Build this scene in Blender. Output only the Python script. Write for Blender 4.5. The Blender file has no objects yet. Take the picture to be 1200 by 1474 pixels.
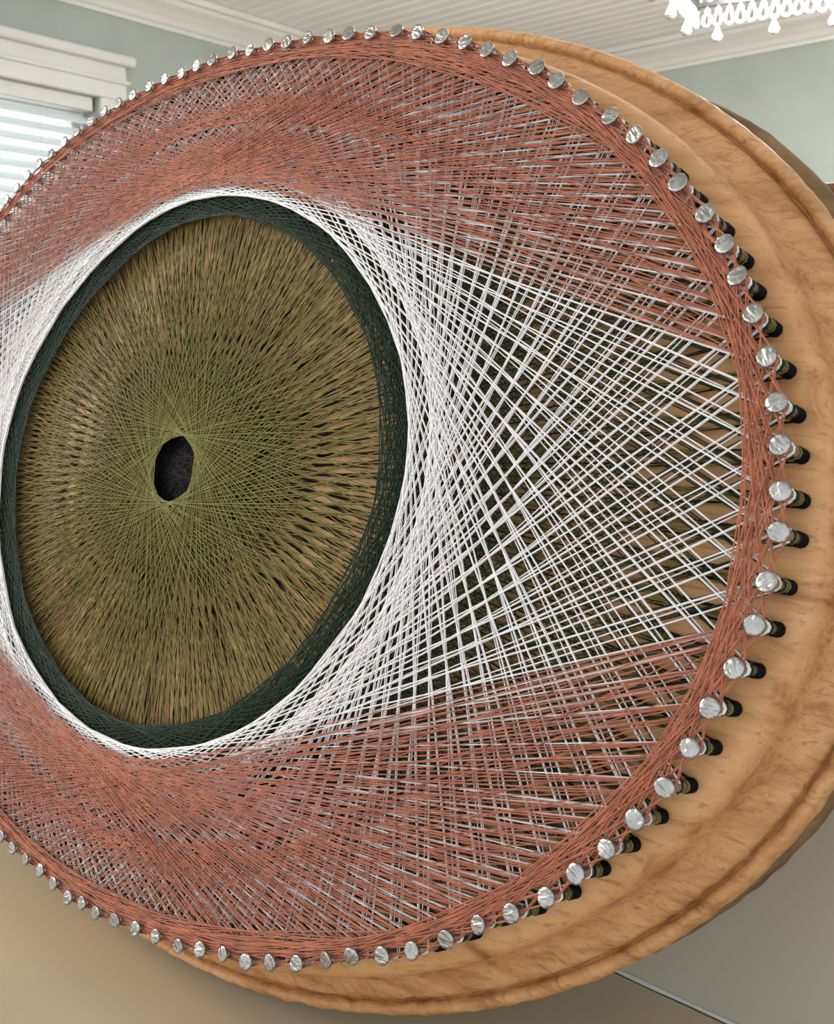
import bpy, bmesh, math, random
import numpy as np
from mathutils import Matrix, Vector

random.seed(7)
rng = np.random.default_rng(7)
scene = bpy.context.scene
C = scene.collection

# ------------------------------------------------------------------ camera
U = 0.2                          # one model unit (half the nail oval's height) in metres
CAMZ = 1.19                      # height of the lens above the floor
F = 1500.0                       # focal length in pixels of the 1200 x 1474 frame
RIGHT = Vector((0.7428838, 0.6693350, 0.0106877))
DOWN = Vector((0.1109339, -0.1073474, -0.9880133))
FWD = Vector((-0.6601646, 0.7351647, -0.1539987))
CAM = Vector((0, 0, CAMZ))
cam_data = bpy.data.cameras.new('camera')
cam = bpy.data.objects.new('camera', cam_data)
C.objects.link(cam)
m = Matrix.Identity(4)
for i in range(3):
    m[i][0] = RIGHT[i]; m[i][1] = -DOWN[i]; m[i][2] = -FWD[i]; m[i][3] = CAM[i]
cam.matrix_world = m
cam_data.sensor_fit = 'HORIZONTAL'
cam_data.sensor_width = 36.0
cam_data.lens = 36.0 * F / 1200.0
cam_data.clip_start = 0.01
cam_data.dof.use_dof = True
cam_data.dof.focus_distance = 0.43
cam_data.dof.aperture_fstop = 40.0
scene.camera = cam

# ------------------------------------------------------------------ light
world = bpy.data.worlds.new('overcast_sky')
scene.world = world
world.use_nodes = True
bg = world.node_tree.nodes['Background']
bg.inputs['Color'].default_value = (0.90, 0.96, 1.0, 1)
bg.inputs['Strength'].default_value = 1.35

def area_light(name, loc, target, sx, sy, power, color):
    d = bpy.data.lights.new(name, 'AREA')
    d.shape = 'RECTANGLE'; d.size = sx; d.size_y = sy; d.energy = power; d.color = color
    o = bpy.data.objects.new(name, d); C.objects.link(o)
    o.location = loc
    o.rotation_euler = (Vector(target) - Vector(loc)).to_track_quat('-Z', 'Y').to_euler()
    return o
# added soft area light from the left front; no window is built there
area_light('added_side_light', (-2.6, -1.1, 1.9), (-0.4, 0.3, 1.1), 1.3, 1.2, 34, (1.0, 0.96, 0.90))

# overcast daylight falling on the blind from outside
area_light('daylight_outside', (-4.1, 1.35, 1.75), (-2.0, 1.6, 1.7), 1.6, 1.4, 10, (0.94, 0.98, 1.0))

scene.view_settings.view_transform = 'Standard'
scene.view_settings.look = 'None'
scene.view_settings.gamma = 1.0
scene.view_settings.use_curve_mapping = False
scene.view_settings.exposure = 0.3

# ------------------------------------------------------------------ helpers
def tag(o, label=None, cat=None, group=None, kind=None):
    if label: o['label'] = label
    if cat: o['category'] = cat
    if group: o['group'] = group
    if kind: o['kind'] = kind
    return o

def link(name, me, mat=None, parent=None, loc=(0, 0, 0)):
    o = bpy.data.objects.new(name, me)
    C.objects.link(o)
    if mat is not None and me is not None and not me.materials: me.materials.append(mat)
    if parent is not None: o.parent = parent
    o.location = loc
    return o

def mesh_of(name, verts, faces, smooth=False):
    me = bpy.data.meshes.new(name)
    me.from_pydata([tuple(v) for v in verts], [], [tuple(f) for f in faces])
    if smooth: me.polygons.foreach_set('use_smooth', [True] * len(me.polygons))
    me.update()
    return me

def box_mesh(name, x0, x1, y0, y1, z0, z1, bevel=0.0):
    bm = bmesh.new()
    v = [bm.verts.new(c) for c in ((x0, y0, z0), (x1, y0, z0), (x1, y1, z0), (x0, y1, z0),
                                   (x0, y0, z1), (x1, y0, z1), (x1, y1, z1), (x0, y1, z1))]
    for f in ((0, 3, 2, 1), (4, 5, 6, 7), (0, 1, 5, 4), (1, 2, 6, 5), (2, 3, 7, 6), (3, 0, 4, 7)):
        bm.faces.new([v[i] for i in f])
    if bevel > 0:
        bmesh.ops.bevel(bm, geom=list(bm.edges), offset=bevel, segments=2, affect='EDGES', profile=0.5)
    me = bpy.data.meshes.new(name); bm.to_mesh(me); bm.free()
    return me

def bm_mesh(name, bm, smooth=False):
    me = bpy.data.meshes.new(name); bm.to_mesh(me); bm.free()
    if smooth: me.polygons.foreach_set('use_smooth', [True] * len(me.polygons))
    return me

def prism(name, profile, axis, a, b):
    """extrude a closed 2D profile along X (profile = y,z) or Y (profile = x,z)"""
    n = len(profile)
    mk = (lambda s, q: (s, q[0], q[1])) if axis == 'X' else (lambda s, q: (q[0], s, q[1]))
    vs = [mk(a, q) for q in profile] + [mk(b, q) for q in profile]
    fs = [tuple(range(n))[::-1], tuple(range(n, 2 * n))]
    fs += [(i, (i + 1) % n, n + (i + 1) % n, n + i) for i in range(n)]
    me = mesh_of(name, vs, fs)
    bm = bmesh.new(); bm.from_mesh(me); bmesh.ops.recalc_face_normals(bm, faces=bm.faces); bm.to_mesh(me); bm.free()
    return me

# ------------------------------------------------------------------ materials
def new_mat(name):
    mt = bpy.data.materials.new(name); mt.use_nodes = True
    nt = mt.node_tree
    return mt, nt, nt.nodes['Principled BSDF']

def lin(c):
    return tuple(((v / 255.0) / 12.92 if v / 255.0 <= 0.04045 else ((v / 255.0 + 0.055) / 1.055) ** 2.4) for v in c) + (1.0,)

def coords(nt, scale, kind='Object', rot=(0, 0, 0)):
    tc = nt.nodes.new('ShaderNodeTexCoord'); mp = nt.nodes.new('ShaderNodeMapping')
    mp.inputs['Scale'].default_value = scale
    mp.inputs['Rotation'].default_value = rot
    nt.links.new(tc.outputs[kind], mp.inputs['Vector'])
    return mp.outputs['Vector']

def noise(nt, vec, scale, detail=4, rough=0.55, dist=0.0):
    n = nt.nodes.new('ShaderNodeTexNoise')
    n.inputs['Scale'].default_value = scale; n.inputs['Detail'].default_value = detail
    n.inputs['Roughness'].default_value = rough; n.inputs['Distortion'].default_value = dist
    nt.links.new(vec, n.inputs['Vector'])
    return n.outputs['Fac']

def ramp(nt, fac, stops):
    r = nt.nodes.new('ShaderNodeValToRGB')
    el = r.color_ramp.elements
    while len(el) < len(stops): el.new(0.5)
    for e, (p, c) in zip(el, stops): e.position = p; e.color = c
    nt.links.new(fac, r.inputs['Fac'])
    return r.outputs['Color']

def mix(nt, fac, a, b, mode='MIX'):
    n = nt.nodes.new('ShaderNodeMix'); n.data_type = 'RGBA'; n.blend_type = mode
    if isinstance(fac, float): n.inputs[0].default_value = fac
    else: nt.links.new(fac, n.inputs[0])
    for s, v in ((6, a), (7, b)):
        if isinstance(v, tuple): n.inputs[s].default_value = v
        else: nt.links.new(v, n.inputs[s])
    return n.outputs[2]

def bump(nt, height, strength, dist, bsdf, prev=None):
    b = nt.nodes.new('ShaderNodeBump')
    b.inputs['Strength'].default_value = strength; b.inputs['Distance'].default_value = dist
    nt.links.new(height, b.inputs['Height'])
    nt.links.new(b.outputs['Normal'], bsdf.inputs['Normal'])

def paint(name, rgb, rough=0.6, var=0.04, scale=6, bumpy=0.05):
    mt, nt, b = new_mat(name)
    f = noise(nt, coords(nt, (1, 1, 1)), scale, 5)
    c0 = lin(rgb); dk = tuple(v * (1 - var * 2) for v in c0[:3]) + (1,)
    lt = tuple(min(1, v * (1 + var)) for v in c0[:3]) + (1,)
    nt.links.new(ramp(nt, f, [(0.3, dk), (0.7, lt)]), b.inputs['Base Color'])
    b.inputs['Roughness'].default_value = rough
    if bumpy > 0: bump(nt, noise(nt, coords(nt, (1, 1, 1)), 220, 2), bumpy, 0.001, b)
    return mt

def thread_mat(name, rgb, var=0.18, rough=0.5, sheen=0.25, spec=0.4):
    mt, nt, b = new_mat(name)
    f = noise(nt, coords(nt, (1, 1, 1)), 160, 3)
    c0 = lin(rgb)
    dk = tuple(v * (1 - var) for v in c0[:3]) + (1,); lt = tuple(min(1, v * (1 + var)) for v in c0[:3]) + (1,)
    nt.links.new(ramp(nt, f, [(0.3, dk), (0.7, lt)]), b.inputs['Base Color'])
    b.inputs['Roughness'].default_value = rough
    b.inputs['Specular IOR Level'].default_value = spec
    b.inputs['Sheen Weight'].default_value = sheen
    bump(nt, noise(nt, coords(nt, (1, 1, 1)), 2600, 2), 0.35, 0.0002, b)
    return mt

def wood_mat(name, light, mid, dark, scale, rough=0.5, spec=0.35, rot=(0, 0, 0), pits=0.5):
    mt, nt, b = new_mat(name)
    v = coords(nt, scale, rot=rot)
    f = noise(nt, v, 3.0, 6, 0.6, 1.6)
    base = ramp(nt, f, [(0.28, lin(dark)), (0.45, lin(mid)), (0.62, lin(light)), (0.8, lin(mid))])
    v2 = coords(nt, (scale[0] * 0.6, scale[1] * 7, scale[2] * 7), rot=rot)
    streak = noise(nt, v2, 4.0, 4, 0.6, 0.4)
    col = mix(nt, ramp(nt, streak, [(0.56, (0, 0, 0, 1)), (0.74, (pits, pits, pits, 1))]), base, lin(dark))
    nt.links.new(col, b.inputs['Base Color'])
    b.inputs['Roughness'].default_value = rough
    b.inputs['Specular IOR Level'].default_value = spec
    bump(nt, noise(nt, v2, 6.0, 5), 0.25, 0.0012, b)
    return mt

M = {}
M['ceiling'] = paint('white_ceiling_paint', (240, 242, 243), 0.55, 0.02)
M['trim'] = paint('white_trim_paint', (208, 209, 205), 0.4, 0.02)
M['wall'] = paint('pale_green_paint', (160, 169, 162), 0.65, 0.03)
M['low_wall'] = paint('warm_grey_paint', (182, 174, 158), 0.6, 0.03, 3)
M['floor'] = wood_mat('oak_floor', (176, 140, 104), (156, 118, 82), (120, 84, 54), (1.5, 8, 8))
M['board'] = wood_mat('pale_pine', (206, 158, 106), (190, 140, 90), (138, 88, 48), (5, 17, 17), 0.48, 0.4, pits=0.75)
nt = M['board'].node_tree; b = nt.nodes['Principled BSDF']
tc = nt.nodes.new('ShaderNodeTexCoord'); sp = nt.nodes.new('ShaderNodeSeparateXYZ'); nt.links.new(tc.outputs['Object'], sp.inputs[0])
at = nt.nodes.new('ShaderNodeMath'); at.operation = 'ARCTAN2'
mu = nt.nodes.new('ShaderNodeMath'); mu.operation = 'MULTIPLY'; mu.inputs[1].default_value = 1.4848
nt.links.new(sp.outputs['Y'], mu.inputs[0]); nt.links.new(mu.outputs[0], at.inputs[0]); nt.links.new(sp.outputs['X'], at.inputs[1])
cb = nt.nodes.new('ShaderNodeCombineXYZ')
ms = nt.nodes.new('ShaderNodeMath'); ms.operation = 'MULTIPLY'; ms.inputs[1].default_value = 60.0
nt.links.new(at.outputs[0], ms.inputs[0]); nt.links.new(ms.outputs[0], cb.inputs['X'])
mz = nt.nodes.new('ShaderNodeMath'); mz.operation = 'MULTIPLY'; mz.inputs[1].default_value = 130.0
nt.links.new(sp.outputs['Z'], mz.inputs[0]); nt.links.new(mz.outputs[0], cb.inputs['Y'])
carve = noise(nt, cb.outputs[0], 1.6, 5, 0.65, 0.6)
mr = nt.nodes.new('ShaderNodeMapRange'); mr.inputs[1].default_value = -0.004; mr.inputs[2].default_value = -0.010
nt.links.new(sp.outputs['Z'], mr.inputs[0])
mm = nt.nodes.new('ShaderNodeMath'); mm.operation = 'MULTIPLY'
nt.links.new(carve, mm.inputs[0]); nt.links.new(mr.outputs[0], mm.inputs[1])
b2 = nt.nodes.new('ShaderNodeBump'); b2.inputs['Strength'].default_value = 0.55; b2.inputs['Distance'].default_value = 0.0022
old = b.inputs['Normal'].links[0].from_socket
nt.links.new(mm.outputs[0], b2.inputs['Height']); nt.links.new(old, b2.inputs['Normal']); nt.links.new(b2.outputs[0], b.inputs['Normal'])
oldc = b.inputs['Base Color'].links[0].from_socket
cm = nt.nodes.new('ShaderNodeMath'); cm.operation = 'MULTIPLY'; cm.inputs[1].default_value = 0.75
nt.links.new(ramp(nt, carve, [(0.52, (0, 0, 0, 1)), (0.72, (1, 1, 1, 1))]), cm.inputs[0])
cm2 = nt.nodes.new('ShaderNodeMath'); cm2.operation = 'MULTIPLY'
nt.links.new(cm.outputs[0], cm2.inputs[0]); nt.links.new(mr.outputs[0], cm2.inputs[1])
nt.links.new(mix(nt, cm2.outputs[0], oldc, lin((150, 100, 56))), b.inputs['Base Color'])
M['slab'] = wood_mat('grey_brown_wood', (138, 112, 80), (116, 92, 64), (82, 62, 40), (5, 14, 14), 0.7, 0.2)  # back slab: darker, greyer wood tone than the board's front
M['cap'] = wood_mat('brown_wood', (150, 108, 70), (124, 84, 52), (84, 54, 32), (4, 20, 20), 0.45)
M['worktop'] = paint('tan_laminate', (200, 184, 154), 0.42, 0.05, 5, 0.03)
M['cabinet'] = paint('cream_cabinet_paint', (214, 206, 190), 0.5, 0.02)
M['slat'] = None

def simple(name, rgb, rough, metal=0.0):
    mt, nt, b = new_mat(name)
    f = noise(nt, coords(nt, (1, 1, 1)), 90, 3)
    c0 = lin(rgb)
    nt.links.new(ramp(nt, f, [(0.3, tuple(v * 0.85 for v in c0[:3]) + (1,)), (0.7, c0)]), b.inputs['Base Color'])
    b.inputs['Roughness'].default_value = rough; b.inputs['Metallic'].default_value = metal
    return mt

def steel(name, rgb, rough, strength, scale):
    mt, nt, b = new_mat(name)
    b.inputs['Metallic'].default_value = 1.0
    f = noise(nt, coords(nt, (1, 1, 1)), scale * 0.7, 4)
    c0 = lin(rgb)
    nt.links.new(ramp(nt, f, [(0.3, tuple(v * 0.7 for v in c0[:3]) + (1,)), (0.65, c0)]), b.inputs['Base Color'])
    b.inputs['Roughness'].default_value = rough
    bump(nt, noise(nt, coords(nt, (1, 0.55, 1)), scale, 3, 0.5, 1.5), strength, 0.0012, b)
    return mt
M['head'] = steel('hammered_zinc', (164, 162, 158), 0.25, 0.8, 190)
M['shaft'] = steel('zinc_shaft', (178, 176, 172), 0.35, 0.2, 300)
M['black_metal'] = simple('black_metal', (22, 22, 24), 0.4, 0.6)

mt, nt, b = new_mat('white_blind_slat')
b.inputs['Base Color'].default_value = (0.74, 0.78, 0.78, 1); b.inputs['Roughness'].default_value = 0.45
tr = nt.nodes.new('ShaderNodeBsdfTranslucent'); tr.inputs['Color'].default_value = (0.9, 0.95, 0.96, 1)
mx = nt.nodes.new('ShaderNodeMixShader'); mx.inputs[0].default_value = 0.3
nt.links.new(b.outputs[0], mx.inputs[1]); nt.links.new(tr.outputs[0], mx.inputs[2])
nt.links.new(mx.outputs[0], nt.nodes['Material Output'].inputs['Surface'])
M['slat'] = mt

mt, nt, b = new_mat('window_glass')
b.inputs['Base Color'].default_value = (1, 1, 1, 1); b.inputs['Roughness'].default_value = 0.02
ts = nt.nodes.new('ShaderNodeBsdfTransparent'); ts.inputs['Color'].default_value = (0.96, 0.98, 0.97, 1)
gl = nt.nodes.new('ShaderNodeBsdfGlossy'); gl.inputs['Roughness'].default_value = 0.02
mx = nt.nodes.new('ShaderNodeMixShader'); mx.inputs[0].default_value = 0.06
nt.links.new(ts.outputs[0], mx.inputs[1]); nt.links.new(gl.outputs[0], mx.inputs[2])
nt.links.new(mx.outputs[0], nt.nodes['Material Output'].inputs['Surface'])
M['glass'] = mt

mt, nt, b = new_mat('clear_crystal')
b.inputs['Base Color'].default_value = (0.80, 0.82, 0.83, 1); b.inputs['Roughness'].default_value = 0.0
b.inputs['Transmission Weight'].default_value = 0.92; b.inputs['IOR'].default_value = 1.6
M['crystal'] = mt

mt, nt, b = new_mat('lit_bulb')
b.inputs['Emission Color'].default_value = (1, 0.92, 0.8, 1); b.inputs['Emission Strength'].default_value = 4.0
M['bulb'] = mt

M['rust'] = thread_mat('rust_thread_fibre', (172, 100, 72), 0.24, 0.55, 0.1)
M['white'] = thread_mat('white_thread_fibre', (244, 240, 240), 0.04)
M['green'] = thread_mat('dark_green_thread_fibre', (24, 44, 30), 0.25, 0.5, 0.0, 0.2)
M['olive'] = thread_mat('olive_thread_fibre', (116, 110, 50), 0.22, 0.5, 0.0, 0.3)
M['black'] = thread_mat('black_thread_fibre', (14, 10, 14), 0.25, 0.6, 0.0, 0.15)

# ------------------------------------------------------------------ the room
XL, YB = -3.30, 3.92                 # left wall, back wall
ZC = CAMZ + 1.22                     # ceiling
ZK = CAMZ + 1.11                     # underside of the crown moulding
XR = 2.2
YF = -2.4
WY0, WY1, WZ0, WZ1 = 0.70, 2.03, 0.92, CAMZ + 0.835   # window opening

def struct(name, me, mat, label, parent=None):
    o = link(name, me, mat, parent)
    if parent is None: tag(o, label, None, None, 'structure')
    return o

struct('floor', box_mesh('floor', XL - 0.15, XR, YF, YB + 0.15, -0.05, 0.0), M['floor'], 'brown plank floor of the room')
# left wall with the window opening
wl = []
bm = bmesh.new()
def bm_box(bm, x0, x1, y0, y1, z0, z1):
    v = [bm.verts.new(c) for c in ((x0, y0, z0), (x1, y0, z0), (x1, y1, z0), (x0, y1, z0),
                                   (x0, y0, z1), (x1, y0, z1), (x1, y1, z1), (x0, y1, z1))]
    for f in ((0, 3, 2, 1), (4, 5, 6, 7), (0, 1, 5, 4), (1, 2, 6, 5), (2, 3, 7, 6), (3, 0, 4, 7)):
        bm.faces.new([v[i] for i in f])
bm_box(bm, XL - 0.15, XL, YF, WY0, 0, ZC)
bm_box(bm, XL - 0.15, XL, WY1, YB + 0.15, 0, ZC)
bm_box(bm, XL - 0.15, XL, WY0, WY1, 0, WZ0)
bm_box(bm, XL - 0.15, XL, WY0, WY1, WZ1, ZC)
struct('wall_left', bm_mesh('wall_left', bm), M['wall'], 'pale green wall with the blind covered window')
struct('wall_back', box_mesh('wall_back', XL, XR, YB, YB + 0.15, 0, ZC), M['wall'], 'pale green wall behind the chandelier')
ceil = struct('ceiling', box_mesh('ceiling', XL - 0.15, XR, YF, YB + 0.15, ZC + 0.008, ZC + 0.06), M['ceiling'], 'white boarded ceiling with narrow grooves')
pw = 0.062
plank_me = prism('plank', [(0.002, 0.010), (0.002, 0.003), (0.006, 0.0), (pw - 0.006, 0.0), (pw - 0.002, 0.003), (pw - 0.002, 0.010)], 'X', XL, XR)
plank_me.materials.append(M['ceiling'])
y = -1.0
while y + pw < YB - 0.02:
    link('plank', plank_me, None, ceil, (0, y, ZC))
    y += pw
# crown mouldings (profile: out from wall, height)
def crown(o, s):
    pts = [(0, 0.0), (0.012, 0.0), (0.014, 0.012), (0.022, 0.018), (0.030, 0.034), (0.050, 0.056), (0.072, 0.072),
           (0.078, 0.084), (0.090, 0.088), (0.092, 0.108), (0.0, 0.108)]
    return [(o + s * d, ZK + h) for d, h in pts]
struct('trim_1', prism('trim_1', crown(XL, 1), 'Y', YF, YB), M['trim'], 'white crown moulding above the window wall')
struct('trim_2', prism('trim_2', crown(YB, -1), 'X', XL, XR), M['trim'], 'white crown moulding on the wall behind the chandelier')

# window: frame, glass, casing
win = link('window_1', None); win.location = (XL, (WY0 + WY1) / 2, WZ0)
tag(win, 'white framed window with broad stepped casing behind the blind', None, None, 'structure')
def wpart(name, x0, x1, y0, y1, z0, z1, mat, bev=0.002):
    oy = (WY0 + WY1) / 2
    return link(name, box_mesh(name, x0 - XL, x1 - XL, y0 - oy, y1 - oy, z0 - WZ0, z1 - WZ0, bev), mat, win)
ct = 0.145
wpart('head_casing', XL, XL + 0.022, WY0 - 0.10, WY1 + 0.10, WZ1, WZ1 + ct - 0.03, M['trim'], 0.004)
wpart('head_bead', XL, XL + 0.034, WY0 - 0.11, WY1 + 0.11, WZ1 + 0.052, WZ1 + 0.066, M['trim'], 0.004)
wpart('cornice', XL, XL + 0.05, WY0 - 0.125, WY1 + 0.125, WZ1 + ct - 0.034, WZ1 + ct, M['trim'], 0.008)
wpart('side_casing', XL, XL + 0.022, WY1, WY1 + 0.095, WZ0 - 0.03, WZ1, M['trim'], 0.004)
wpart('side_casing', XL, XL + 0.022, WY0 - 0.095, WY0, WZ0 - 0.03, WZ1, M['trim'], 0.004)
wpart('window_sill', XL - 0.10, XL + 0.06, WY0 - 0.12, WY1 + 0.12, WZ0 - 0.035, WZ0, M['trim'], 0.005)
for (a, b_) in ((WY0, WY0 + 0.05), (WY1 - 0.05, WY1)):
    wpart('sash_stile', XL - 0.13, XL - 0.09, a, b_, WZ0, WZ1, M['trim'])
for z in (WZ0, (WZ0 + WZ1) / 2 - 0.02, WZ1 - 0.05):
    wpart('sash_rail', XL - 0.13, XL - 0.09, WY0 + 0.05, WY1 - 0.05, z, z + 0.05, M['trim'])
zm = (WZ0 + WZ1) / 2
wpart('pane', XL - 0.112, XL - 0.108, WY0 + 0.05, WY1 - 0.05, WZ0 + 0.05, zm - 0.02, M['glass'], 0)
wpart('pane', XL - 0.112, XL - 0.108, WY0 + 0.05, WY1 - 0.05, zm + 0.03, WZ1 - 0.05, M['glass'], 0)

# blind
blind = link('window_blind', None); blind.location = (XL - 0.04, (WY0 + WY1) / 2, WZ1)
tag(blind, 'white slatted window blind, half open, glowing with daylight', 'blind')
hw = (WY1 - WY0) / 2 - 0.012
link('head_rail', box_mesh('head_rail', -0.025, 0.025, -hw, hw, -0.045, 0.0, 0.003), M['trim'], blind)
sl = []
ns = 7
vs, fs = [], []
for s in (-1, 1):
    for k in range(ns):
        t = -1 + 2 * k / (ns - 1)
        x = t * 0.024; zz = 0.004 * (1 - t * t)
        vs += [(x, s * hw, zz + 0.0012), (x, s * hw, zz - 0.0012)]
for k in range(ns - 1):
    a = 2 * k; b2 = a + 2; c = 2 * ns + a; d = c + 2
    fs += [(a, b2, d, c), (a + 1, c + 1, d + 1, b2 + 1)]
fs += [(0, 2 * ns, 2 * ns + 1, 1), (2 * ns - 2, 2 * ns - 1, 4 * ns - 1, 4 * ns - 2)]
slat_me = mesh_of('slat', vs, fs, True); slat_me.materials.append(M['slat'])
z = -0.075; k = 0
while WZ1 + z > WZ0 + 0.05:
    o = link('slat', slat_me, None, blind, (0, 0, z))
    o.rotation_euler = (0, math.radians(38), 0)
    z -= 0.043
link('bottom_rail', box_mesh('bottom_rail', -0.024, 0.024, -hw, hw, WZ0 - WZ1 + 0.006, WZ0 - WZ1 + 0.03, 0.003), M['trim'], blind)
for yy in (-hw * 0.7, 0, hw * 0.7):
    for xx in (-0.027, 0.027):
        link('ladder_cord', box_mesh('ladder_cord', xx - 0.0008, xx + 0.0008, yy - 0.0008, yy + 0.0008, WZ0 - WZ1 + 0.02, -0.04), M['trim'], blind)

# ------------------------------------------------------------------ the plaque's frame of reference
NV = Vector((0, 0.9649899, -0.2622869))         # away from the viewer
UPV = Vector((0, 0.2622869, 0.9649899))         # up, in the plaque's plane
HEADC = CAM + Vector((-2.0651144, 1.3834807, -0.2691134)) * U   # centre of the oval of nail heads
A = 1.4847942                                   # long half axis of the nail oval (short half axis = 1)
LN = 0.0879099                                  # nail height above the board's face
FACEC = HEADC + NV * (LN * U)

# profile of the board: (offset outwards from the nail oval, depth behind the face)
PROFILE = [(0.000, 0.000), (0.015, 0.001), (0.026, 0.004), (0.034, 0.010), (0.040, 0.020), (0.0435, 0.034), (0.0445, 0.052), (0.0455, 0.070),
           (0.051, 0.088), (0.061, 0.102), (0.074, 0.112), (0.086, 0.119), (0.094, 0.125), (0.0965, 0.134), (0.098, 0.144), (0.1005, 0.144), (0.102, 0.134), (0.106, 0.126),
           (0.113, 0.121), (0.120, 0.123), (0.126, 0.132), (0.128, 0.146), (0.125, 0.159), (0.115, 0.167), (0.110, 0.176),
           (0.114, 0.190), (0.120, 0.200), (0.122, 0.225), (0.122, 0.243), (0.116, 0.250)]
NSLAB = 25                                      # from this row on: the rough slab behind the moulding
BACK = 0.250
low = min((UPV * -(1 + d)).z * U + (NV * dep).z * U for d, dep in PROFILE)
ZT = FACEC.z + low - 0.0012                               # the worktop carries the plaque's lowest point
HY = 0.402                                       # front of the low wall

# counter, low wall, cap
capz = CAMZ + 0.060
s_ = (capz - 0.004 - (FACEC.z + NV.z * BACK * U)) / UPV.z
cap_front = FACEC.y + NV.y * BACK * U + UPV.y * s_ + 0.001
struct('wall_counter', box_mesh('wall_counter', -1.9, 1.6, HY, HY + 0.12, 0, capz - 0.032), M['low_wall'], 'warm grey half wall behind the counter')
struct('trim_3', box_mesh('trim_3', -1.92, 1.62, cap_front, HY + 0.15, capz - 0.032, capz, 0.003), M['cap'], 'brown wooden cap along the top of the half wall')
# worn bead of filler where the worktop meets the half wall
bm = bmesh.new()
n = 240
prev = None
for i in range(n + 1):
    x = -1.9 + 3.5 * i / n
    r = 0.0010 + 0.0008 * rng.random()
    ring = []
    for kx in range(5):
        t = math.pi / 2 * kx / 4
        ring.append(bm.verts.new((x, HY - r * math.cos(t) * 1.2, ZT + r * math.sin(t))))
    ring.append(bm.verts.new((x, HY, ZT)))
    if prev:
        for j in range(6): bm.faces.new((prev[j], prev[(j + 1) % 6], ring[(j + 1) % 6], ring[j]))
    prev = ring
struct('trim_4', bm_mesh('trim_4', bm, True), M['trim'], 'thin white filler bead where worktop meets half wall')
top = link('worktop', box_mesh('worktop', -1.9, 1.6, -0.22, HY, ZT - 0.035, ZT, 0.003), M['worktop'])
tag(top, 'smooth tan worktop under the wooden oval', 'worktop')
cab = link('base_cabinet', None); cab.location = (-0.15, 0.1, 0)
tag(cab, 'cream painted base cabinet carrying the tan worktop', 'cabinet')
link('body', box_mesh('body', -1.74, 1.74, -0.27, HY - 0.101, 0.08, ZT - 0.035), M['cabinet'], cab)
link('plinth', box_mesh('plinth', -1.74, 1.74, -0.22, HY - 0.101, 0, 0.08), M['cabinet'], cab)
for k in range(8):
    x0 = -1.74 + 3.48 / 8 * k
    d = link('door', box_mesh('door', x0 + 0.003, x0 + 0.432, -0.29, -0.27, 0.09, ZT - 0.045, 0.002), M['cabinet'], cab)
    hx = x0 + (0.40 if k % 2 == 0 else 0.035)
    link('handle', box_mesh('handle', hx - 0.005, hx + 0.005, -0.315, -0.29, ZT - 0.2, ZT - 0.08, 0.003), M['black_metal'], d)

# ------------------------------------------------------------------ the string art
BASE = Vector((0, -(1.125), -0.13)) * U          # base of the thing in plaque coordinates (x, up, towards viewer)
art = link('string_art', None)
mw = Matrix.Identity(4)
basew = FACEC + UPV * BASE.y + (-NV) * BASE.z
for i in range(3):
    mw[i][0] = (1, 0, 0)[i]; mw[i][1] = UPV[i]; mw[i][2] = -NV[i]; mw[i][3] = basew[i]
art.matrix_world = mw
tag(art, 'large oval string art eye of threads wound on nails in a pale wooden plaque', 'string art')
OFF = tuple(-BASE)

def part(name, me, mat, parent=None):
    return link(name, me, mat, parent or art, OFF if parent is None else (0, 0, 0))

# nails where the photograph shows them, on the oval; the unseen ones evenly spaced
PX = [(9,287),(24,270),(39,252),(56,235),(73,221),(92,204),(111,189),(131,174),(150,160),(170,148),(191,136),(214,124),(237,113),
 (261,105),(283,94),(305,86),(334,76),(359,72),(386,64),(412,60),(442,54),(473,52),(501,48),(532,47),(570,44),(600,46),(635,52),
 (668,60),(700,71),(733,84),(772,97),(800,116),(835,140),(877,167),(912,194),(947,228),(975,263),(1014,307),(1042,351),(1060,397),
 (1083,451),(1103,513),(1117,579),(1122,640),(1123,707),(1120,766),(1103,837),(1085,900),(1056,962),(1021,1019),(992,1077),
 (956,1134),(913,1180),(872,1222),(828,1258),(785,1292),(735,1315),(687,1331),(641,1352),(592,1369),(549,1376),(505,1377),
 (468,1382),(426,1387),(388,1386),(353,1385),(320,1374),(287,1367),(256,1362),(223,1348),(194,1337),(165,1325),(137,1314),
 (117,1300),(97,1292),(76,1272),(57,1253),(36,1237),(17,1221),(1,1204)]
nails = []
for (u, v) in PX:
    d = FWD + RIGHT * ((u - 600) / F) + DOWN * ((v - 737) / F)
    t = (HEADC - CAM).dot(NV) / d.dot(NV)
    P = CAM + d * t - HEADC
    nails.append((P.x / U, P.dot(UPV) / U))
tg = np.linspace(-np.pi, 3 * np.pi, 40001)           # clockwise angle as seen by the viewer
sg = np.concatenate([[0], np.cumsum(np.hypot(np.diff(A * np.cos(tg)), np.diff(np.sin(tg))))])
def ang(q): return math.atan2(-q[1], q[0] / A)
t0, t1 = ang(nails[0]), ang(nails[-1])
s0 = np.interp(t0 + 2 * np.pi, tg, sg); s1 = np.interp(t1, tg, sg)
NHID = 37
for k in range(1, NHID + 1):
    t = np.interp(s1 + (s0 - s1) * k / (NHID + 1), sg, tg)
    nails.append((A * math.cos(t), -math.sin(t)))
NN = len(nails)
NP = np.array(nails) * U
L = LN * U

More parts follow.
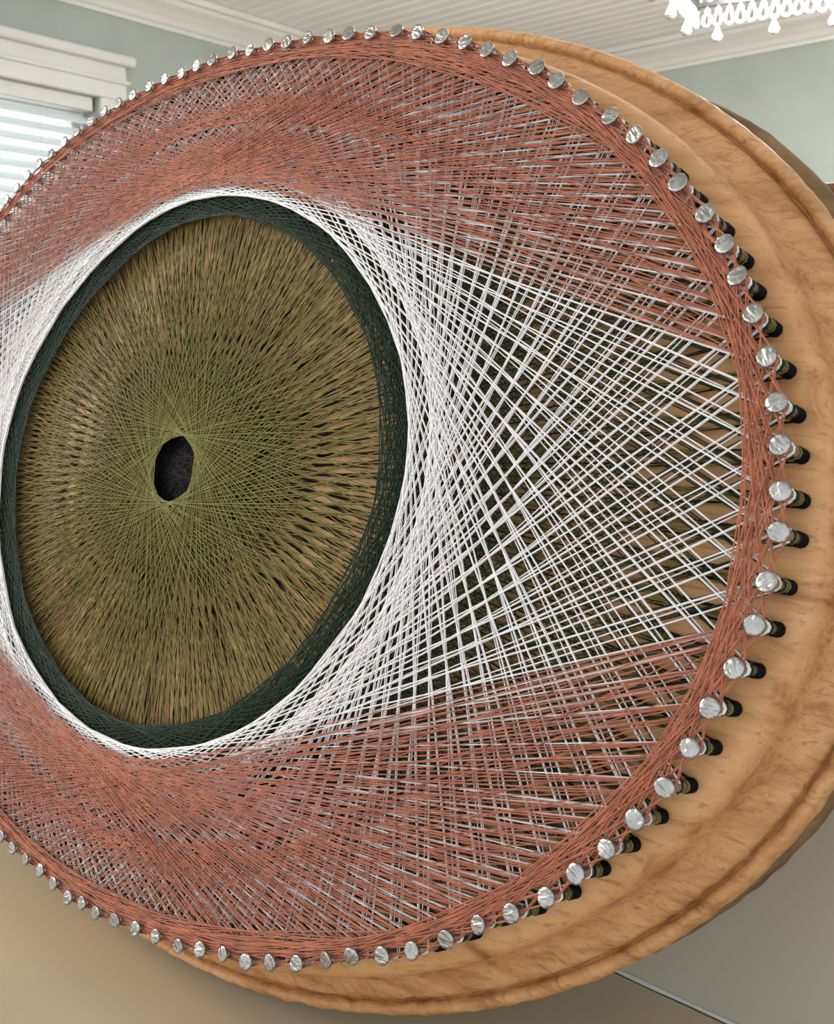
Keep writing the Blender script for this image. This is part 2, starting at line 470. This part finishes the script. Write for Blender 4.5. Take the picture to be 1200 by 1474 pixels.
# board
SEG = 720
th = np.linspace(0, 2 * np.pi, SEG, endpoint=False)
ex, ey = A * np.cos(th), np.sin(th)
nx, ny = np.cos(th), A * np.sin(th)
nl = np.hypot(nx, ny); nx /= nl; ny /= nl
def wob(seed, k0, k1, amp):
    r = np.random.default_rng(seed); w = np.zeros(SEG)
    for k in range(k0, k1):
        w += np.sin(k * th + r.random() * 6.28) * r.normal() / math.sqrt(k1 - k0)
    return w * amp
verts = []
for sc in (0.0, 0.25, 0.5, 0.75, 0.93):
    if sc == 0.0: continue
    verts += [(x * sc * U, y_ * sc * U, 0) for x, y_ in zip(ex, ey)]
slow = wob(1, 1, 9, 0.0010)
low_rough = 0.55 + 0.75 * np.clip(-ey, 0, 1)       # sawn more roughly along the lower edge
deg = np.degrees(th)
live = 0.028 * np.clip((deg - 6) / 12, 0, 1) * np.clip((57 - deg) / 16, 0, 1)   # waney back edge at one shoulder
for j, (d, dep) in enumerate(PROFILE):
    am = 0.0 if j < 3 else (0.0005 if j < 12 else 0.0009 if j < 23 else 0.0008)
    am = am * low_rough
    jag = wob(20 + j, 30, 200, am) + wob(3, 60, 240, am)
    dd = d + jag + (slow if j >= 3 else 0) + (live if j >= NSLAB else 0)
    dz = dep + wob(90 + j, 20, 160, am * 0.7)
    verts += [((x + a_ * q) * U, (y_ + b_ * q) * U, -zz * U) for x, y_, a_, b_, q, zz in zip(ex, ey, nx, ny, dd, dz)]
rows = len(verts) // SEG
c0 = len(verts); verts.append((0, 0, 0)); c1 = len(verts); verts.append((0, 0, -BACK * U))
faces = []
for i in range(SEG):
    k = (i + 1) % SEG
    faces.append((c0, i, k))
    for r in range(rows - 1):
        faces.append((r * SEG + i, (r + 1) * SEG + i, (r + 1) * SEG + k, r * SEG + k))
    faces.append((c1, (rows - 1) * SEG + k, (rows - 1) * SEG + i))
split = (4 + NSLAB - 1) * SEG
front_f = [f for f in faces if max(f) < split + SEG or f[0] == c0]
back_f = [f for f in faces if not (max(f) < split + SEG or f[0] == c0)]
def submesh(name, fs_):
    used_ = sorted({i for f in fs_ for i in f}); ix = {v: k for k, v in enumerate(used_)}
    return mesh_of(name, [verts[i] for i in used_], [tuple(ix[i] for i in f) for f in fs_], True)
board = part('board', submesh('board', front_f), M['board'])
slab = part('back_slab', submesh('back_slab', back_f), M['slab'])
slab['label'] = 'grey brown back of the board'
board['label'] = 'pale pine oval board with a moulded, rough carved edge'

# nails
rs, rh = 0.0082 * U, 0.0158 * U
def lathe(name, prof, n=18):
    vs, fs = [], []
    for r, z in prof:
        vs += [(r * math.cos(2 * math.pi * k / n), r * math.sin(2 * math.pi * k / n), z) for k in range(n)]
    for j in range(len(prof) - 1):
        for k in range(n):
            fs.append((j * n + k, j * n + (k + 1) % n, (j + 1) * n + (k + 1) % n, (j + 1) * n + k))
    fs.append(tuple(range(n))[::-1]); fs.append(tuple((len(prof) - 1) * n + k for k in range(n)))
    me = mesh_of(name, vs, fs, True)
    for p in me.polygons:
        if len(p.vertices) > 4: p.use_smooth = False
    return me
shaft_me = lathe('nail', [(rs, -0.004), (rs, 0.0), (rs, L * 0.5), (rs, L - 0.0008), (rs * 0.9, L - 0.0006)])
shaft_me.materials.append(M['shaft'])
wrap_prof = [(rs * 1.0, 0.0)]
for k in range(9):
    z = 0.0002 + k * 0.00052
    wrap_prof += [(rs + 0.0004, z), (rs + 0.00075, z + 0.00026)]
wrap_prof += [(rs, 0.0050)]
wrap_me = lathe('thread_wrap', wrap_prof, 14); wrap_me.materials.append(M['black'])
heads = []
for v in range(6):
    r = np.random.default_rng(100 + v)
    n = 22
    vs, fs = [], []
    rings = [(rs * 0.95, -0.0011), (rh * 0.93, -0.0006), (rh, -0.00025), (rh, 0.0001), (rh * 0.92, 0.0004), (rh * 0.72, 0.00045), (rh * 0.4, 0.0005)]
    for q, z in rings:
        for k in range(n):
            a_ = 2 * math.pi * k / n
            rr = q * (1 + (0.03 * math.sin(2 * a_ + v) + 0.012 * r.normal() if q > rh * 0.9 else 0))
            vs.append((rr * math.cos(a_), rr * math.sin(a_), z + (r.normal() * 0.00006 if 0.3 * rh < q < rh * 0.95 and z > 0 else 0)))
    vs.append((0, 0, 0.00048))
    for j in range(len(rings) - 1):
        for k in range(n):
            fs.append((j * n + k, j * n + (k + 1) % n, (j + 1) * n + (k + 1) % n, (j + 1) * n + k))
    for k in range(n): fs.append((len(vs) - 1, (len(rings) - 1) * n + k, (len(rings) - 1) * n + (k + 1) % n))
    fs.append(tuple(range(n))[::-1])
    me = mesh_of('nail_head', vs, fs, True); me.materials.append(M['head']); heads.append(me)
for i in range(NN):
    nl_ = link('nail', shaft_me, None, art, (NP[i][0] + OFF[0], NP[i][1] + OFF[1], OFF[2]))
    h = link('nail_head', heads[i % 6], None, nl_, (0, 0, L))
    h.rotation_euler = (random.gauss(0, 0.07), random.gauss(0, 0.07), random.random() * 6.28)
    link('thread_wrap', wrap_me, None, nl_)

# ------------------------------------------------------------------ threads
SIDES = 4
STEP = 0.013
class Threads:
    def __init__(self, rad, loops=0.35):
        self.loops = loops; self.v = []; self.f = []; self.n = 0; self.rad = rad
        self.cs = [(math.cos(2 * math.pi * k / SIDES), math.sin(2 * math.pi * k / SIDES)) for k in range(SIDES)]
    def poly(self, pts, rad=None):
        rad = rad or self.rad
        fine = [pts[0]]
        for a_, b_ in zip(pts, pts[1:]):          # long straight runs in short lengths
            n_ = max(1, int(math.hypot(b_[0] - a_[0], b_[1] - a_[1]) / STEP))
            fine += [tuple(a_[q] + (b_[q] - a_[q]) * k / n_ for q in range(3)) for k in range(1, n_ + 1)]
        pts = fine
        m_ = len(pts)
        for i, p in enumerate(pts):
            a_ = pts[max(0, i - 1)]; b_ = pts[min(m_ - 1, i + 1)]
            dx, dy = b_[0] - a_[0], b_[1] - a_[1]
            l_ = math.hypot(dx, dy) or 1.0
            px, py = -dy / l_, dx / l_
            for c, s in self.cs:
                self.v.append((p[0] + px * c * rad, p[1] + py * c * rad, p[2] + s * rad))
        for i in range(m_ - 1):
            o = self.n + i * SIDES
            for k in range(SIDES):
                q = (k + 1) % SIDES
                self.f.append((o + k, o + q, o + SIDES + q, o + SIDES + k))
        self.n += m_ * SIDES
    def chord(self, i, j, h0, h1=None, side=None, loop=None, slack=0.0):
        i %= NN; j %= NN
        h1 = h0 if h1 is None else h1
        P, Q = NP[i], NP[j]
        d = Q - P; l_ = np.hypot(*d); d = d / l_; pe = np.array([-d[1], d[0]])
        r_ = rs + self.rad
        sa = sb = side or 1
        r0 = r_ * (0.92 + 0.16 * random.random()); r1 = r_ * (0.92 + 0.16 * random.random())
        a_ = P + pe * sa * r0; b_ = Q + pe * sb * r1
        pts = [(a_[0], a_[1], h0)]
        if slack > 0:
            for t in (0.25, 0.5, 0.75):
                q = a_ + (b_ - a_) * t + pe * random.gauss(0, slack)
                pts.append((q[0], q[1], h0 + (h1 - h0) * t + random.gauss(0, slack)))
        pts.append((b_[0], b_[1], h1))
        if random.random() < self.loops if loop is None else loop:
            for t in (0.25, 0.5, 0.75, 1.0):
                an = math.pi * t
                q = Q + r_ * (math.cos(an) * sb * pe + math.sin(an) * d)
                pts.append((q[0], q[1], h1 + 0.0003 * t))
        self.poly(pts)
    def build(self, name, mat, label):
        o = part(name, mesh_of(name, self.v, self.f, True), mat)
        o['label'] = label; o['kind'] = 'stuff'
        return o
def H(lo, hi): return L * random.uniform(lo, hi)

def miss(i, j):
    """signed distance at which the straight run i to j misses the centre"""
    P, Q = NP[i % NN], NP[j % NN]; d = Q - P
    return (P[0] * d[1] - P[1] * d[0]) / np.hypot(*d) / U

# black pupil, wound lowest
T = Threads(0.00027)
for i in range(NN):
    js = sorted(range(i + 50, i + 67), key=lambda j: abs(miss(i, j)))
    for n_, j in enumerate(js[:2]): T.chord(i, j, H(0.05, 0.11), side=(-1, 1)[n_ % 2])
T.build('pupil_thread', M['black'], 'black thread of the pupil, wound lowest on the nails')
# which way a run on side +1 of its nails shifts its distance from the centre
SHIFT = -1
# olive iris: every run passes the pupil at the same side
T = Threads(0.00026)
sg_ = 1 if miss(0, 50) > 0 else -1
for i in range(NN):
    cand = []
    for j in range(i + 46, i + 66):
        for sd in (-1, 1):
            e = sg_ * (miss(i, j) + SHIFT * sd * (rs / U))
            if e > 0.077: cand.append((e, j, sd))
    cand.sort(); used = set(); n_ = 0
    for e, j, sd in cand:
        if j in used: continue
        used.add(j)
        T.chord(i, j, H(0.36 - 0.05 * n_, 0.39 - 0.05 * n_), side=sd); n_ += 1
        if n_ >= 3: break
T.build('iris_thread', M['olive'], 'olive green thread fanning round the pupil')
# dark green ring
T = Threads(0.00026)
for n_, k in enumerate((36, 37, 37, 38)):
    for i in range(NN):
        T.chord(i, i + k, H(0.46 + 0.02 * n_, 0.48 + 0.02 * n_), side=(-1, 1)[n_ % 2])
T.build('iris_ring_thread', M['green'], 'dark green thread edging the iris')
# white of the eye
T = Threads(0.00022)
for n_, k in enumerate((33, 34, 35, 34, 35)):
    for i in range(NN):
        T.chord(i, i + k, H(0.58 + 0.02 * n_, 0.595 + 0.02 * n_), side=(-1, 1)[n_ % 2])
T.build('eye_white_thread', M['white'], 'white thread forming the white of the eye')
# rust coloured lids above and below
T = Threads(0.00021)
def lid(lo, hi, ks):
    for n_, k in enumerate(ks):
        for i in range(lo, hi - k + 1):
            T.chord(i, i + k, H(0.70, 0.72) + 0.008 * n_ * L, side=(-1, 1)[n_ % 2])
KS = (23, 26, 29, 31, 32, 33, 33, 34, 34)
lid(-10, 41, KS)
lid(47, 100, KS)
T.build('eyelid_thread', M['rust'], 'rust coloured thread forming the upper and lower lids')
# rust band just inside the nails
T = Threads(0.00023)
for n_, k in enumerate((7, 8, 8, 9)):
    for i in range(NN):
        T.chord(i, i + k, H(0.80, 0.84) + 0.015 * n_ * L, side=(-1, 1)[n_ % 2])
for i in list(range(3, 26)) + list(range(58, 82)):
    for n_, k in enumerate((11, 12)): T.chord(i, i + k, H(0.78, 0.84), side=(-1, 1)[n_])
T.build('border_thread', M['rust'], 'rust coloured thread band running just inside the nails')

# ------------------------------------------------------------------ chandelier
ch = link('chandelier', None)
cx_, cy_, cz_ = -1.23, 2.31, CAMZ + 0.742
ca, sa_ = math.cos(math.radians(13)), math.sin(math.radians(13))
ch.location = (cx_ + 0.30 * ca + 0.18 * sa_, cy_ + 0.30 * sa_ - 0.18 * ca, cz_ - 0.02)
ch.rotation_euler = (0, 0, math.radians(13))
tag(ch, 'rectangular black framed chandelier hung with rows of clear crystal drops', 'chandelier')
CW, CD = 0.30, 0.18
def frame(z, w, d, t=0.006):
    bm = bmesh.new()
    bm_box(bm, -w, w, -d - t, -d + t, z - t, z + t); bm_box(bm, -w, w, d - t, d + t, z - t, z + t)
    bm_box(bm, -w - t, -w + t, -d, d, z - t, z + t); bm_box(bm, w - t, w + t, -d, d, z - t, z + t)
    return bm_mesh('frame_rail', bm)
def drop_mesh(name, r, h, n=8):
    prof = [(r * 0.12, h * 0.5), (r * 0.45, h * 0.24), (r * 0.85, -h * 0.05), (r, -h * 0.24), (r * 0.7, -h * 0.42), (r * 0.2, -h * 0.5)]
    me = lathe(name, prof, n)
    for p in me.polygons: p.use_smooth = False
    me.materials.append(M['crystal'])
    return me
def ring_drop(name, r, h):
    """hollow pear shaped crystal loop"""
    bm = bmesh.new(); n, q = 14, 6; rows_ = []
    for i in range(n):
        a_ = 2 * math.pi * i / n
        w = r * math.sin(a_) * (1 - 0.35 * math.cos(a_)); z = h * 0.5 * math.cos(a_)
        dirv = Vector((math.sin(a_), 0, math.cos(a_)))
        rows_.append([bm.verts.new(Vector((w, 0, z)) + dirv * (0.0034 * math.cos(b_)) + Vector((0, 0.0042 * math.sin(b_), 0)))
                      for b_ in [2 * math.pi * k / q for k in range(q)]])
    for i in range(n):
        for k in range(q):
            bm.faces.new((rows_[i][k], rows_[(i + 1) % n][k], rows_[(i + 1) % n][(k + 1) % q], rows_[i][(k + 1) % q]))
    bmesh.ops.recalc_face_normals(bm, faces=bm.faces)
    me = bm_mesh(name, bm); me.materials.append(M['crystal'])
    return me
link('frame_rail', frame(0.062, CW, CD, 0.004), M['black_metal'], ch)
link('frame_rail', frame(0.135, CW + 0.03, CD + 0.03), M['black_metal'], ch)
for sx in (-1, 1):
    for sy in (-1, 1):
        link('frame_post', box_mesh('frame_post', sx * CW - 0.006, sx * CW + 0.006, sy * CD - 0.006, sy * CD + 0.006, 0.05, 0.19), M['black_metal'], ch)
link('top_bar', box_mesh('top_bar', -CW, CW, -0.008, 0.008, 0.185, 0.20, 0.003), M['black_metal'], ch)
for sx in (-1, 1):
    link('cross_bar', box_mesh('cross_bar', sx * CW - 0.006, sx * CW + 0.006, -CD, CD, 0.185, 0.20, 0.003), M['black_metal'], ch)
link('hanging_rod', box_mesh('hanging_rod', -0.008, 0.008, -0.008, 0.008, 0.20, ZC - (cz_ - 0.02)), M['black_metal'], ch)
for bx in (-0.2, 0.0, 0.2):
    link('bulb', drop_mesh('bulb', 0.015, 0.06), None, ch, (bx, 0, 0.13)).data.materials[0] = M['bulb']
    ld = bpy.data.lights.new('bulb_light', 'POINT'); ld.energy = 34; ld.color = (1.0, 0.97, 0.94); ld.shadow_soft_size = 0.03
    lo = bpy.data.objects.new('bulb_light', ld); C.objects.link(lo); lo.parent = ch; lo.location = (bx, 0, 0.08)
loop_me = ring_drop('crystal_loop', 0.0088, 0.030)
bead_me = drop_mesh('crystal_bead', 0.008, 0.018)
pend_me = drop_mesh('crystal_pendant', 0.013, 0.034)
def around(w, d, step):
    out = []
    for (x0, y0, x1, y1) in ((-w, -d, w, -d), (w, -d, w, d), (w, d, -w, d), (-w, d, -w, -d)):
        l_ = math.hypot(x1 - x0, y1 - y0); n = round(l_ / step)
        for k in range(n): out.append((x0 + (x1 - x0) * k / n, y0 + (y1 - y0) * k / n, math.atan2(y1 - y0, x1 - x0)))
    return out
for i, (x, y_, a_) in enumerate(around(CW, CD, 0.0255)):
    o = link('crystal_loop', loop_me, None, ch, (x, y_, 0.031)); o.rotation_euler = (0, 0, a_ + random.gauss(0, 0.25))
    link('crystal_bead', bead_me, None, ch, (x, y_, 0.050))
    if i % 5 == 0:
        link('crystal_pendant', pend_me, None, ch, (x, y_, -0.004))
for i, (x, y_, a_) in enumerate(around(CW + 0.03, CD + 0.03, 0.0255)):
    o = link('crystal_loop', loop_me, None, ch, (x, y_, 0.110)); o.rotation_euler = (0, 0, a_ + random.gauss(0, 0.25))
    link('crystal_bead', bead_me, None, ch, (x, y_, 0.085))
